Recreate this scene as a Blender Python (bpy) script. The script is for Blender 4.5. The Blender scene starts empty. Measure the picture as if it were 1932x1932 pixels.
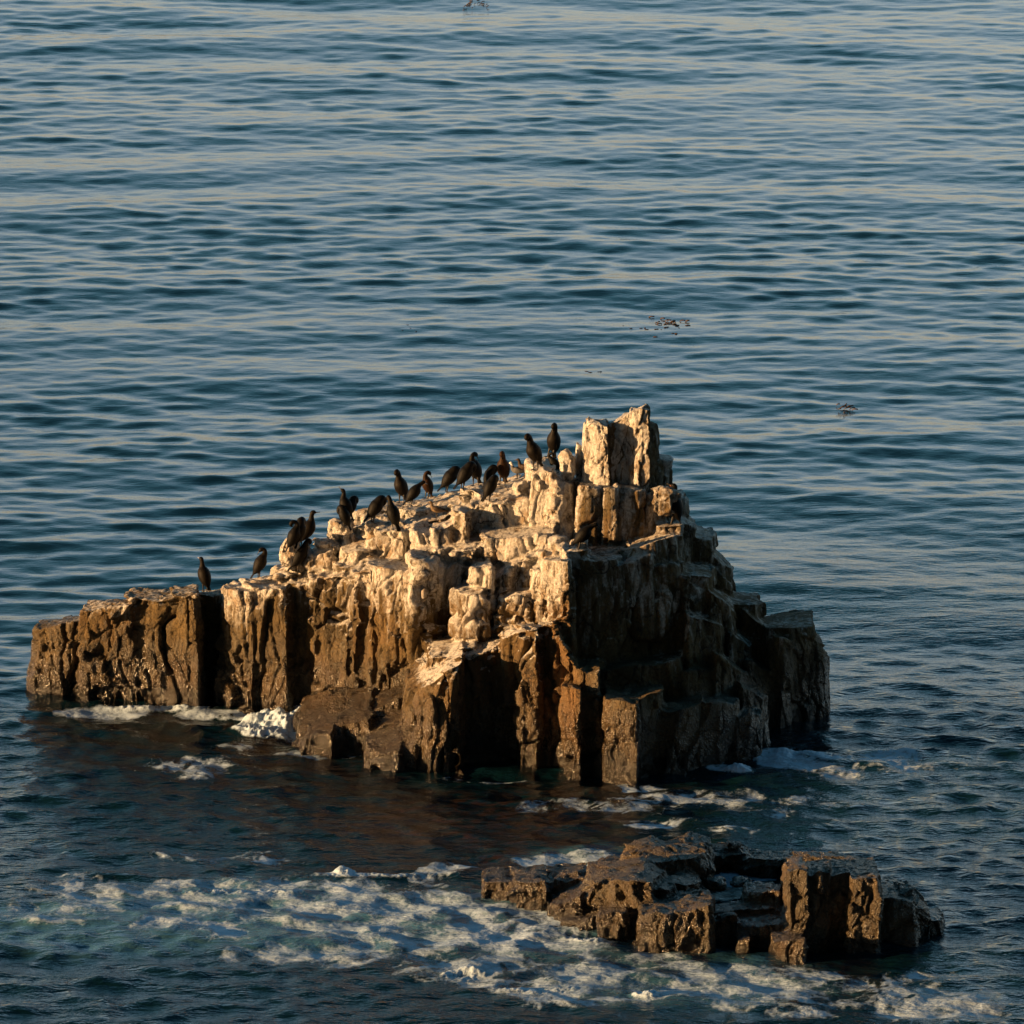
import bpy, bmesh, math, random
import numpy as np
from mathutils import Vector, Matrix, Euler
from mathutils.bvhtree import BVHTree
R = math.radians
random.seed(7)
rng = np.random.default_rng(11)
scene = bpy.context.scene
C = scene.collection

# ------------------------------------------------------------------ camera
CAM_H, CAM_Y, PITCH, FOV = 32.3, -111.0, R(13.5), R(10.3)
cd = bpy.data.cameras.new('camera'); cam = bpy.data.objects.new('camera', cd); C.objects.link(cam)
cam.location = (0, CAM_Y, CAM_H); cam.rotation_euler = (R(90) - PITCH, 0, 0)
cd.sensor_fit = 'HORIZONTAL'; cd.angle = FOV; cd.clip_start = 1; cd.clip_end = 20000
scene.camera = cam

# ------------------------------------------------------------------ light
SUN_EL, SUN_AZ = R(7.0), R(73)          # azimuth counted from behind the camera towards the left
sunv = Vector((-math.cos(SUN_EL)*math.sin(SUN_AZ), -math.cos(SUN_EL)*math.cos(SUN_AZ), math.sin(SUN_EL)))
ld = bpy.data.lights.new('sun', 'SUN'); sun = bpy.data.objects.new('sun', ld); C.objects.link(sun)
ld.energy = 5.0; ld.angle = R(0.5); ld.color = (1.0, 0.58, 0.25)
sun.rotation_euler = sunv.to_track_quat('Z', 'Y').to_euler()
w = bpy.data.worlds.new('World'); scene.world = w; w.use_nodes = True
nt = w.node_tree; bg = nt.nodes['Background']
sk = nt.nodes.new('ShaderNodeTexSky'); sk.sky_type = 'NISHITA'; sk.sun_disc = False
sk.sun_elevation = SUN_EL; sk.sun_rotation = math.atan2(sunv.x, sunv.y)
sk.air_density = 1.0; sk.dust_density = 1.2; sk.ozone_density = 1.5
# the evening sky opposite the sun: a pale rosy band low over the sea, deepening to blue above it
tcw = nt.nodes.new('ShaderNodeTexCoord'); sep = nt.nodes.new('ShaderNodeSeparateXYZ'); nt.links.new(tcw.outputs['Generated'], sep.inputs[0])
cr = nt.nodes.new('ShaderNodeValToRGB'); el = cr.color_ramp.elements
el[0].position = 0.0; el[0].color = (1.95, 1.68, 2.12, 1); el[1].position = 1.0; el[1].color = (.20, .43, .54, 1)
for p_, c_ in ((.18, (1.80, 1.72, 1.95, 1)), (.33, (.82, 1.46, 1.46, 1)), (.52, (.32, .74, .80, 1))):
    e_ = el.new(p_); e_.color = c_
nt.links.new(sep.outputs[2], cr.inputs[0])
hs = nt.nodes.new('ShaderNodeMix'); hs.data_type = 'RGBA'; hs.blend_type = 'MULTIPLY'
hs.inputs[0].default_value = 1.0; nt.links.new(cr.outputs[0], hs.inputs[7])
# the landward sky (behind the camera) is dimmed here to deepen the rock's shade
mr = nt.nodes.new('ShaderNodeMapRange'); mr.interpolation_type = 'SMOOTHSTEP'; nt.links.new(sep.outputs[1], mr.inputs[0])
mr.inputs[1].default_value = -.35; mr.inputs[2].default_value = .45; mr.inputs[3].default_value = .17; mr.inputs[4].default_value = 1.12
vm = nt.nodes.new('ShaderNodeVectorMath'); vm.operation = 'SCALE'
nt.links.new(sk.outputs[0], hs.inputs[6]); nt.links.new(hs.outputs[2], vm.inputs[0]); nt.links.new(mr.outputs[0], vm.inputs['Scale']); nt.links.new(vm.outputs[0], bg.inputs[0])
bg.inputs[1].default_value = 0.08

vs = scene.view_settings
vs.view_transform = 'Standard'; vs.look = 'None'; vs.gamma = 1; vs.exposure = 1.15; vs.use_curve_mapping = False

# ------------------------------------------------------------------ picture geometry (pixels of a 1932 px wide print)
FPX = 966 / math.tan(FOV/2)
def ray(px, py):
    v = Vector(((px-966)/FPX, (966-py)/FPX, -1.0)); v.rotate(cam.rotation_euler); return v.normalized()
def atY(px, py, Y):
    v = ray(px, py); t = (Y-CAM_Y)/v.y
    return Vector((v.x*t, Y, CAM_H+v.z*t))
def sea(px, py):
    v = ray(px, py); t = -CAM_H/v.z
    return Vector((v.x*t, CAM_Y+v.y*t, 0))
def project(x, y, z):
    dy = y-CAM_Y; dz = z-CAM_H
    f = dy*math.cos(PITCH) - dz*math.sin(PITCH)
    u = dy*math.sin(PITCH) + dz*math.cos(PITCH)
    return 966+FPX*x/f, 966-FPX*u/f

# ------------------------------------------------------------------ numpy noise
def _hash(ix, iy, iz, seed):
    h = (ix.astype(np.uint32)*np.uint32(374761393) + iy.astype(np.uint32)*np.uint32(668265263)
         + iz.astype(np.uint32)*np.uint32(2147483647) + np.uint32(seed*1013904223 & 0xffffffff))
    h = (h ^ (h >> np.uint32(13)))*np.uint32(1274126177)
    h = (h ^ (h >> np.uint32(16)))*np.uint32(2246822519)
    return (h ^ (h >> np.uint32(15))).astype(np.float64)/4294967295.0
def vnoise(x, y, z, seed=0):
    """smooth value noise, -1..1"""
    x0 = np.floor(x); y0 = np.floor(y); z0 = np.floor(z)
    fx, fy, fz = x-x0, y-y0, z-z0
    fx = fx*fx*fx*(fx*(fx*6-15)+10); fy = fy*fy*fy*(fy*(fy*6-15)+10); fz = fz*fz*fz*(fz*(fz*6-15)+10)
    ix, iy, iz = x0.astype(np.int64), y0.astype(np.int64), z0.astype(np.int64)
    r = 0
    for a in (0, 1):
        wx = fx if a else 1-fx
        for b in (0, 1):
            wy = fy if b else 1-fy
            for c in (0, 1):
                wz = fz if c else 1-fz
                r = r + wx*wy*wz*_hash(ix+a, iy+b, iz+c, seed)
    return r*2-1
def fbm(x, y, z, octs=4, seed=0, gain=.5):
    r = 0; a = 1; s = 0
    for o in range(octs):
        r = r + a*vnoise(x*2**o+17.3*o, y*2**o-5.1*o, z*2**o+3.7*o, seed+o); s += a; a *= gain
    return r/s*1.6
def facets(x, y, z, seed=0):
    """flat tilted facets: (offset, edge distance)"""
    x0 = np.floor(x).astype(np.int64); y0 = np.floor(y).astype(np.int64); z0 = np.floor(z).astype(np.int64)
    f1 = np.full(x.shape, 9.); f2 = np.full(x.shape, 9.); val = np.zeros(x.shape)
    for a in (-1, 0, 1):
        for b in (-1, 0, 1):
            for c in (-1, 0, 1):
                cx, cy, cz = x0+a, y0+b, z0+c
                rx = x-(cx+.1+.8*_hash(cx, cy, cz, seed)); ry = y-(cy+.1+.8*_hash(cx, cy, cz, seed+51)); rz = z-(cz+.1+.8*_hash(cx, cy, cz, seed+97))
                d = np.sqrt(rx*rx+ry*ry+rz*rz)
                near = d < f1
                f2 = np.where(near, f1, np.minimum(f2, d))
                t = rx*(_hash(cx, cy, cz, seed+3)-.5)+ry*(_hash(cx, cy, cz, seed+4)-.5)+rz*(_hash(cx, cy, cz, seed+5)-.5)
                val = np.where(near, (_hash(cx, cy, cz, seed+7)-.5)*.8+t*2.0, val)
                f1 = np.where(near, d, f1)
    return val, f2-f1
def cells(x, y, z, seed=0):
    """worley: F1, F2, random value of nearest cell"""
    x0 = np.floor(x).astype(np.int64); y0 = np.floor(y).astype(np.int64); z0 = np.floor(z).astype(np.int64)
    f1 = np.full(x.shape, 9.); f2 = np.full(x.shape, 9.); val = np.zeros(x.shape)
    for a in (-1, 0, 1):
        for b in (-1, 0, 1):
            for c in (-1, 0, 1):
                cx, cy, cz = x0+a, y0+b, z0+c
                d = np.sqrt((cx+.1+.8*_hash(cx, cy, cz, seed)-x)**2 + (cy+.1+.8*_hash(cx, cy, cz, seed+51)-y)**2
                            + (cz+.1+.8*_hash(cx, cy, cz, seed+97)-z)**2)
                near = d < f1
                f2 = np.where(near, f1, np.minimum(f2, d))
                val = np.where(near, _hash(cx, cy, cz, seed+7), val)
                f1 = np.where(near, d, f1)
    return f1, f2, val
def sstep(a, b, x):
    t = np.clip((x-a)/(b-a), 0, 1); return t*t*(3-2*t)

# ------------------------------------------------------------------ object helpers
def tag(o, label=None, cat=None, group=None, kind=None):
    if label: o['label'] = label
    if cat: o['category'] = cat
    if group: o['group'] = group
    if kind: o['kind'] = kind
    return o
def empty(name, loc):
    o = bpy.data.objects.new(name, None); C.objects.link(o); o.location = loc; o.empty_display_size = .2; return o
def link_mesh(name, me, mat, parent=None, smooth=True):
    o = bpy.data.objects.new(name, me); C.objects.link(o)
    if mat: me.materials.append(mat)
    if parent: o.parent = parent
    if smooth: me.shade_smooth()
    return o
def mesh_np(name, co, quads):
    me = bpy.data.meshes.new(name)
    me.vertices.add(len(co)); me.vertices.foreach_set('co', np.ascontiguousarray(co, dtype=np.float32).ravel())
    n = len(quads); me.loops.add(n*4); me.loops.foreach_set('vertex_index', np.ascontiguousarray(quads, dtype=np.int32).ravel())
    me.polygons.add(n); me.polygons.foreach_set('loop_start', np.arange(0, n*4, 4, dtype=np.int32))
    me.update(calc_edges=True); me.validate(); return me
def attr(me, name, arr):
    a = me.attributes.new(name, 'FLOAT', 'POINT'); a.data.foreach_set('value', np.ascontiguousarray(arr, dtype=np.float32))

# ------------------------------------------------------------------ node helpers
class NT:
    def __init__(s, name):
        s.m = bpy.data.materials.new(name); s.m.use_nodes = True; s.t = s.m.node_tree
        s.b = s.t.nodes['Principled BSDF']; s.out = s.t.nodes['Material Output']
    def n(s, t, **k):
        o = s.t.nodes.new(t)
        for a, v in k.items(): setattr(o, a, v)
        return o
    def l(s, a, b): s.t.links.new(a, b)
    def val(s, x, sock):
        if hasattr(x, 'is_output'): s.l(x, sock)
        else: sock.default_value = x
    def math(s, op, a, b=0.0, c=None, clamp=False):
        o = s.n('ShaderNodeMath', operation=op, use_clamp=clamp); s.val(a, o.inputs[0]); s.val(b, o.inputs[1])
        if c is not None: s.val(c, o.inputs[2])
        return o.outputs[0]
    def mix(s, f, a, b, mode='MIX'):
        o = s.n('ShaderNodeMix', data_type='RGBA', blend_type=mode); s.val(f, o.inputs[0])
        s.val(a if hasattr(a, 'is_output') else (*a, 1), o.inputs[6]); s.val(b if hasattr(b, 'is_output') else (*b, 1), o.inputs[7])
        return o.outputs[2]
    def ramp(s, x, a, b, smooth=True):
        o = s.n('ShaderNodeMapRange', clamp=True)
        if smooth: o.interpolation_type = 'SMOOTHSTEP'
        s.val(x, o.inputs[0]); o.inputs[1].default_value = a; o.inputs[2].default_value = b
        return o.outputs[0]
    def noise(s, scale, detail=4, rough=.55, stretch=(1, 1, 1), dist=0.0):
        if not hasattr(s, 'tc'): s.tc = s.n('ShaderNodeTexCoord')
        mp = s.n('ShaderNodeMapping'); mp.inputs['Scale'].default_value = stretch
        s.l(s.tc.outputs['Object'], mp.inputs[0])
        o = s.n('ShaderNodeTexNoise'); o.inputs['Scale'].default_value = scale; o.inputs['Detail'].default_value = detail
        o.inputs['Roughness'].default_value = rough; o.inputs['Distortion'].default_value = dist
        s.l(mp.outputs[0], o.inputs[0]); return o.outputs[0]
    def attr(s, name):
        o = s.n('ShaderNodeAttribute', attribute_name=name); return o.outputs['Fac']
    def bump(s, h, dist, strength=1.0, prev=None):
        o = s.n('ShaderNodeBump'); o.inputs['Strength'].default_value = strength; o.inputs['Distance'].default_value = dist
        s.l(h, o.inputs['Height'])
        if prev is not None: s.l(prev, o.inputs['Normal'])
        return o.outputs[0]

def rock_material(name, brown1, brown2, guano=True):
    k = NT(name); b = k.b
    big = k.noise(1.3, 6, .65); mid = k.noise(4.5, 6, .62, (1, 1, .55)); fine = k.noise(22, 5, .65, (1, 1, .8))
    streak = k.noise(7.5, 5, .6, (1, 1, .10), .25); grit = k.noise(70, 3, .7)
    col = k.mix(k.ramp(big, .38, .62), brown1, brown2)
    col = k.mix(k.ramp(k.noise(3.2, 6, .65, (1, 1, .35), .3), .50, .66), col, (.19, .155, .095))
    col = k.mix(k.ramp(fine, .40, .66), col, tuple(c*.42 for c in brown1))
    ochre = k.attr('ochre')
    col = k.mix(k.math('MULTIPLY', ochre, k.ramp(mid, .25, .6)), col, (0.24, 0.13, 0.045))
    g = k.attr('guano')
    if guano:
        s1 = k.math('ADD', k.math('MULTIPLY', k.math('SUBTRACT', streak, .5), 3.6), k.math('MULTIPLY', k.math('SUBTRACT', mid, .5), 1.5))
        s1 = k.math('ADD', s1, k.math('MULTIPLY', k.math('SUBTRACT', fine, .5), 1.0))
        gm = k.ramp(k.math('ADD', g, k.math('MULTIPLY', s1, .42)), .30, .82)
        gcol = k.mix(k.ramp(fine, .35, .62), (0.58, 0.53, 0.46), (0.86, 0.83, 0.77))
        gcol = k.mix(k.ramp(k.noise(2.6, 4, .6), .50, .70), gcol, (0.46, 0.34, 0.22))
        gcol = k.mix(k.ramp(k.noise(6, 6, .7, (1, 1, .3)), .54, .68), gcol, (0.24, 0.20, 0.17))
        col = k.mix(gm, col, gcol)
    else:
        gm = k.math('MULTIPLY', g, 0.0)
    wet = k.attr('wet')
    dry = k.math('SUBTRACT', 1.0, wet)
    # hairline joints, darker than the rock around them
    vc = k.n('ShaderNodeTexVoronoi', feature='DISTANCE_TO_EDGE'); vc.inputs['Scale'].default_value = 2.4
    mpc = k.n('ShaderNodeMapping'); mpc.inputs['Scale'].default_value = (1, 1, .38); wob = k.n('ShaderNodeTexNoise'); wob.inputs['Scale'].default_value = 2.5; wob.inputs['Detail'].default_value = 5
    k.l(k.tc.outputs['Object'], wob.inputs[0]); addv = k.n('ShaderNodeVectorMath', operation='MULTIPLY_ADD'); k.l(wob.outputs['Color'], addv.inputs[0]); addv.inputs[1].default_value = (.5, .5, .5)
    k.l(k.tc.outputs['Object'], addv.inputs[2]); k.l(addv.outputs[0], mpc.inputs[0]); k.l(mpc.outputs[0], vc.inputs[0])
    crack = k.math('MULTIPLY', k.math('SUBTRACT', 1.0, k.ramp(vc.outputs['Distance'], 0, .030)), k.ramp(big, .42, .55))
    col = k.mix(k.math('MULTIPLY', crack, .8), col, (0.018, 0.013, 0.008))
    col = k.mix(k.math('MULTIPLY', wet, .50), col, (0.020, 0.014, 0.007))
    col = k.mix(k.math('MULTIPLY', k.attr('tide'), .75), col, (0.010, 0.009, 0.005))
    k.l(col, b.inputs['Base Color'])
    rg = k.math('ADD', .22, k.math('MULTIPLY', dry, .62)); rg = k.math('ADD', rg, k.math('MULTIPLY', gm, .2), clamp=True)
    k.l(rg, b.inputs['Roughness']); b.inputs['Specular IOR Level'].default_value = .5
    k.l(k.math('MULTIPLY', wet, .8), b.inputs['Coat Weight']); b.inputs['Coat Roughness'].default_value = .16
    h = k.math('SUBTRACT', k.math('ADD', mid, k.math('MULTIPLY', fine, .55)), k.math('MULTIPLY', crack, .5))
    n1 = k.bump(h, .14, 1.0)
    n2 = k.bump(grit, .022, .9, n1)
    vor = k.n('ShaderNodeTexVoronoi'); vor.inputs['Scale'].default_value = 26
    k.l(k.tc.outputs['Object'], vor.inputs[0])
    n3 = k.n('ShaderNodeBump'); n3.inputs['Distance'].default_value = .03; k.l(k.math('MULTIPLY', wet, .8), n3.inputs['Strength'])
    k.l(vor.outputs['Distance'], n3.inputs['Height']); k.l(n2, n3.inputs['Normal'])
    k.l(n3.outputs[0], b.inputs['Normal']); k.l(n3.outputs[0], b.inputs['Coat Normal'])
    return k.m

M_ROCK = rock_material('rock_with_guano', (0.185, 0.120, 0.040), (0.088, 0.058, 0.021))
M_LOW = rock_material('wet_low_rock', (0.125, 0.085, 0.030), (0.06, 0.045, 0.019), True)
def boost_water():
    k = NT('sea_water'); b = k.b
    foam = k.attr('foam'); aer = k.attr('aerated'); kelp = k.attr('kelp')
    fn = k.noise(9, 6, .65, (1, .8, 1), .6); fn2 = k.noise(30, 4, .6)
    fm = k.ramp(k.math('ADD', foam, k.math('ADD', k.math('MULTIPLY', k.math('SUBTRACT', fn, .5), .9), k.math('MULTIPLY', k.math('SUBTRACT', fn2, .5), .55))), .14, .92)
    base = k.mix(aer, (0.002, 0.013, 0.019), (0.050, 0.140, 0.200))
    base = k.mix(k.math('MULTIPLY', kelp, k.ramp(k.noise(3.0, 5, .6, (1, 1.5, 1)), .42, .62)), base, (0.028, 0.014, 0.008))
    col = k.mix(fm, base, (0.50, 0.64, 0.78))  # white foam, with the blue of its shade mixed into the colour
    k.l(col, b.inputs['Base Color'])
    k.l(k.math('ADD', .045, k.math('MULTIPLY', fm, .75)), b.inputs['Roughness'])
    b.inputs['IOR'].default_value = 1.333
    rip = k.attr('ripple')
    r1 = k.noise(1.1, 5, .5, (1, 2.4, 1), .5); r2 = k.noise(5.5, 3, .55, (1, 2.0, 1), .4)
    nb = k.n('ShaderNodeBump'); nb.inputs['Distance'].default_value = .10; k.val(k.math('MULTIPLY', rip, .9, clamp=True), nb.inputs['Strength']); k.l(r1, nb.inputs['Height'])
    nc = k.n('ShaderNodeBump'); nc.inputs['Distance'].default_value = .030; k.val(k.math('MULTIPLY', rip, 1.0, clamp=True), nc.inputs['Strength'])
    k.l(r2, nc.inputs['Height']); k.l(nb.outputs[0], nc.inputs['Normal'])
    nd = k.n('ShaderNodeBump'); nd.inputs['Distance'].default_value = .02; k.val(k.math('MULTIPLY', fm, .6), nd.inputs['Strength']); k.l(fn, nd.inputs['Height']); k.l(nc.outputs[0], nd.inputs['Normal'])
    k.l(nd.outputs[0], b.inputs['Normal'])
    return k.m
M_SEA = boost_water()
def simple(name, c1, c2, rough=.6, scale=30, bump=.01, stretch=(1, 1, 1), spec=.4):
    k = NT(name); n = k.noise(scale, 4, .6, stretch)
    k.l(k.mix(k.ramp(n, .35, .65), c1, c2), k.b.inputs['Base Color']); k.b.inputs['Roughness'].default_value = rough; k.b.inputs['Specular IOR Level'].default_value = spec
    k.l(k.bump(n, bump), k.b.inputs['Normal']); return k.m

# ------------------------------------------------------------------ rocks from jointed blocks
def block(bm, x0, x1, yt, Y, depth, yaw=0, yt2=None, taper=.10, lean=0.0, back=0.0, zb=-1.0, jit=.10, yb=None, leany=0.0):
    """an irregular jointed column: x0..x1 and top rows yt (left) / yt2 (right) as read on the print, front face at Y"""
    if yt2 is None: yt2 = yt
    pl = atY(x0, yt, Y); pr = atY(x1, yt2, Y)
    cx = (pl.x+pr.x)/2; w = (pr.x-pl.x)/2; d = depth/2; cy = Y+d
    zl, zr = pl.z, pr.z
    if yb is not None: zb = atY((x0+x1)/2, yb, Y).z
    rnd = random.Random(int(x0*31+x1*17+yt*7))
    ch = .22
    base = [(-1, -1+ch), (-1+ch*.8, -1), (0, -1.04), (1-ch*.8, -1), (1, -1+ch), (1, .7), (.6, 1), (-.6, 1), (-1, .7)]
    tyaw = math.tan(R(yaw))
    levels = [0, .3, .6, .85, 1.0]
    rings = []
    pts = [(u+rnd.uniform(-jit, jit), v+rnd.uniform(-jit, jit)) for u, v in base]
    for li, t in enumerate(levels):
        ring = []
        s = 1+taper*(1-t) - (0.10 if t == 1 else 0)
        for (u, v) in pts:
            u2 = u+rnd.uniform(-jit, jit)*.6; v2 = v+rnd.uniform(-jit, jit)*.6
            lx, ly = u2*w*s, v2*d*s
            X = cx+lx-lean*(1-t); Yy = cy+ly-lx*tyaw-leany*(1-t)
            f = (max(-1, min(1, u2))+1)/2
            zt = zl+(zr-zl)*f + (v2+1)/2*(back-.10*depth)
            if t == 1: zt += rnd.uniform(-.06, .06)
            else: zt -= .07
            ring.append(bm.verts.new((X, Yy, zb+(zt-zb)*t)))
        rings.append(ring)
    n = len(base)
    for a, b in zip(rings[:-1], rings[1:]):
        for i in range(n):
            bm.faces.new((a[i], a[(i+1) % n], b[(i+1) % n], b[i]))
    bm.faces.new(rings[0][::-1])
    c = bm.verts.new(sum((v.co for v in rings[-1]), Vector())/n + Vector((0, 0, .03)))
    for i in range(n): bm.faces.new((rings[-1][i], rings[-1][(i+1) % n], c))

def boulder_bm(bm, px, py, Y, rx, ry, rz, rot=0, seed=0, flat=.0):
    c = atY(px, py, Y); rnd = random.Random(seed*13+int(px))
    b2 = bmesh.new(); bmesh.ops.create_icosphere(b2, subdivisions=2, radius=1)
    for v in b2.verts:
        p = v.co
        m = max(abs(p.x), abs(p.y), abs(p.z)); p *= (1/m)**.55
        p += Vector((rnd.uniform(-.10, .10), rnd.uniform(-.10, .10), rnd.uniform(-.10, .10)))
        p = Vector((p.x*rx, p.y*ry, p.z*rz)); p.rotate(Euler((rnd.uniform(-.3, .3), R(rot), rnd.uniform(-.6, .6)))); v.co = p+c
    me = bpy.data.meshes.new('tmp'); b2.to_mesh(me); bm.from_mesh(me); bpy.data.meshes.remove(me); b2.free()

def weather(bm, name, voxel, amp=1.0, col_amp=1.0, seed=0):
    """fuse the blocks, then wear them: joints, flutes, pits"""
    bmesh.ops.recalc_face_normals(bm, faces=bm.faces)
    me = bpy.data.meshes.new('raw'); bm.to_mesh(me); bm.free()
    o = bpy.data.objects.new('raw', me); C.objects.link(o)
    md = o.modifiers.new('r', 'REMESH'); md.mode = 'VOXEL'; md.voxel_size = voxel; md.adaptivity = 0
    sm = o.modifiers.new('s', 'SMOOTH'); sm.factor = .3; sm.iterations = 1
    dg = bpy.context.evaluated_depsgraph_get(); me2 = bpy.data.meshes.new_from_object(o.evaluated_get(dg)); me2.name = name
    bpy.data.objects.remove(o); bpy.data.meshes.remove(me)
    n = len(me2.vertices); co = np.empty(n*3, dtype=np.float32); me2.vertices.foreach_get('co', co); co = co.reshape(-1, 3).astype(np.float64)
    no = np.empty(n*3, dtype=np.float32); me2.vertex_normals.foreach_get('vector', no); no = no.reshape(-1, 3).astype(np.float64)
    x, y, z = co.T
    wx = .35*fbm(x*.8, y*.8, z*.8, 3, 5+seed); wy = .35*fbm(x*.8, y*.8, z*.8, 3, 15+seed)
    side = np.clip(1-np.abs(no[:, 2])*1.1, 0, 1)
    # jointed columns: tall facets parted by narrow open joints
    v, e = facets((x+wx)*.95, (y+wy)*.95, z*.34+wx*.5, 3+seed)
    d = side*(v*.20 - .17*(1-sstep(0, .07, e))*sstep(-.3, .3, vnoise(x*1.3, y*1.3, z*.8, 9)))*col_amp
    v, e = facets((x+wx*.6)*2.3, (y+wy*.6)*2.3, z*.75+wy, 23+seed)
    d += (.45+.55*side)*(v*.080 - .07*(1-sstep(0, .08, e)))*amp
    v, e = facets(x*5.0+wx*2, y*5.0+wy*2, z*2.6, 33+seed)
    d += (v*.042-.020*(1-sstep(0, .12, e)))*amp
    # flutes, roughness and pits
    d += side*.035*fbm(x*6.5, y*6.5, z*.8, 3, 41+seed)*amp
    d += .030*fbm(x*3.0, y*3.0, z*2.2, 5, 51+seed, .62)*amp
    d -= .12*sstep(.56, .70, fbm(x*1.9, y*1.9, z*1.1, 3, 61+seed))*side*amp
    d *= 1-.5*sstep(.45, .8, no[:, 2])
    d *= 1-.40*sstep(1.1, 1.5, x)*sstep(-1, 0, y)
    co += no*d[:, None]
    up = sstep(.55, .9, no[:, 2])
    co[:, 2] -= up*.02
    me2.vertices.foreach_set('co', co.astype(np.float32).ravel()); me2.update()
    me2.vertex_normals.foreach_get('vector', no32 := np.empty(n*3, dtype=np.float32))
    return me2, co, no32.reshape(-1, 3).astype(np.float64)

def zline_fn(table):
    xs = [sea(p, 1400).x for p, _, _ in table]; zs = [atY(p, r, Y).z for (p, r, Y) in table]
    return lambda x: np.interp(x, xs, zs)

# main rock ---------------------------------------------------------------
bm = bmesh.new(); B = lambda *a, **k: block(bm, *a, **k)
# left wall, running out of the picture
B(60, 180, 1190, 6.6, 1.3, 14, 1165); B(150, 260, 1150, 6.2, 1.3, 10, 1140); B(235, 345, 1136, 6.0, 1.4, 18, 1124)
B(318, 376, 1124, 5.7, 1.5, 26, 1118, taper=.03); B(365, 430, 1124, 6.9, 1.0, 0, 1120)
B(418, 480, 1116, 5.6, 1.5, 24, 1112, taper=.05); B(465, 545, 1110, 5.4, 1.5, 26, 1104, taper=.06)
B(530, 600, 1100, 5.5, 1.6, 24, 1094, taper=.06); B(585, 650, 1094, 5.2, 1.6, 22, 1082, taper=.06)
B(440, 560, 1106, 6.2, 1.0, 0, 1084); B(520, 650, 1090, 6.2, 1.2, 0, 1050)
B(520, 600, 1080, 6.6, 1.2, 0, 1046); B(555, 640, 1064, 6.2, 1.6, 5, 1034); B(590, 670, 1044, 6.6, 1.4, 0, 1016)
B(570, 625, 1055, 5.9, 1.0, 14, 1040, zb=1)
# upper left plateau
B(618, 735, 1008, 6.4, 1.8, 8, 990); B(640, 800, 986, 7.2, 1.6, 4, 966); B(690, 900, 962, 7.8, 1.4, 0, 944)
B(640, 712, 1044, 5.2, 1.8, 16, 1034, back=.15); B(628, 690, 1072, 4.9, 1.8, 18, 1064, taper=.05)
B(708, 768, 1004, 5.2, 1.8, 18, 1004, taper=.04, back=.1); B(690, 720, 1020, 5.5, 1.2, 0, 1015)
B(760, 850, 990, 5.8, 2.0, 10, 980, back=.2); B(820, 905, 964, 6.4, 1.8, 0, 948, back=.1)
B(868, 915, 932, 5.6, 1.6, 20, 930)
B(905, 990, 950, 6.0, 2.0, -6, 932, back=.2); B(900, 960, 934, 6.9, 1.2, 0, 924); B(950, 1010, 922, 6.4, 1.2, 0, 908)
# terrace of white stones
B(780, 822, 1000, 4.6, 1.4, 22, 1010, taper=.05); B(812, 858, 1000, 4.5, 1.4, -8, 992, taper=.05); B(852, 884, 968, 4.5, 1.6, 10, 965, taper=.04)
B(880, 960, 958, 4.9, 2.0, 10, 945, back=.15); B(940, 1006, 948, 4.8, 2.0, -6, 944, back=.15)
B(770, 960, 1040, 4.2, 2.4, 0, 1022, back=.25); B(900, 1064, 1020, 4.0, 2.0, 12, 1000, back=.25)
# big bright block and its neighbours
B(1000, 1048, 892, 4.7, 2.0, 22, 888, taper=.06, back=.05); B(1036, 1086, 900, 4.6, 2.0, -30, 915, taper=.06)
B(1090, 1128, 918, 4.3, 1.6, 10, 915, taper=.04); B(1134, 1166, 920, 4.3, 1.6, 16, 918, taper=.04); B(1160, 1216, 918, 4.45, 1.6, -12, 922, taper=.05)
B(1060, 1240, 924, 5.0, 2.0, 0, 924)
# summit pillar carriers
B(1215, 1262, 930, 4.6, 1.8, -30, 935); B(1255, 1296, 925, 5.6, 1.6, -25, 945, taper=.05); B(1240, 1292, 960, 4.9, 1.6, -25, 985)
B(1240, 1276, 858, 5.5, 1.0, -14, 872, taper=.06); B(1236, 1262, 890, 5.2, 1.0, -20, 900, taper=.06)
B(1270, 1312, 975, 4.9, 2.0, -35, 1000, taper=.12); B(1298, 1350, 1004, 5.2, 2.4, -30, 1024, taper=.08); B(1335, 1384, 1040, 5.4, 2.2, -25, 1082, taper=.05)
B(1360, 1440, 1132, 4.9, 2.4, -20, 1150, taper=.05); B(1400, 1452, 1150, 4.6, 2.4, -15, 1186, taper=.02)
B(1440, 1545, 1186, 4.3, 2.6, -12, 1186, taper=.03); B(1500, 1560, 1200, 4.6, 2.0, -20, 1222, taper=.02)
B(1455, 1500, 1200, 3.9, 1.6, -30, 1215, taper=.04)
B(1236, 1292, 992, 4.2, .9, 0, 994, taper=.05, jit=.05)
# dark right side: large planes that turn away from the sun
B(1085, 1180, 1040, 3.5, 2.0, -20, 1036, taper=.03); B(1078, 1176, 1056, 2.45, 2.6, -24, 1060, taper=.02, jit=.05)
B(1160, 1238, 1068, 2.8, 2.6, -27, 1052, taper=.03, jit=.05); B(1185, 1292, 1030, 3.5, 2.6, -24, 1016, taper=.04, back=.1, jit=.05)
B(1210, 1300, 1062, 3.2, 2.4, -28, 1072, taper=.06, jit=.05); B(1283, 1350, 1078, 3.3, 2.6, -34, 1096, taper=.10, jit=.05)
B(1335, 1392, 1115, 3.6, 2.4, -38, 1160, taper=.16, jit=.05); B(1372, 1425, 1185, 3.6, 2.4, -40, 1230, taper=.16, jit=.05); B(1405, 1462, 1240, 3.6, 2.4, -38, 1280, taper=.12, jit=.05)
B(1290, 1370, 1150, 2.9, 2.6, -34, 1190, taper=.10, jit=.05); B(1345, 1410, 1230, 2.6, 2.6, -38, 1280, taper=.10, jit=.05); B(1395, 1450, 1290, 2.4, 2.2, -38, 1330, taper=.08, jit=.05)
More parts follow.
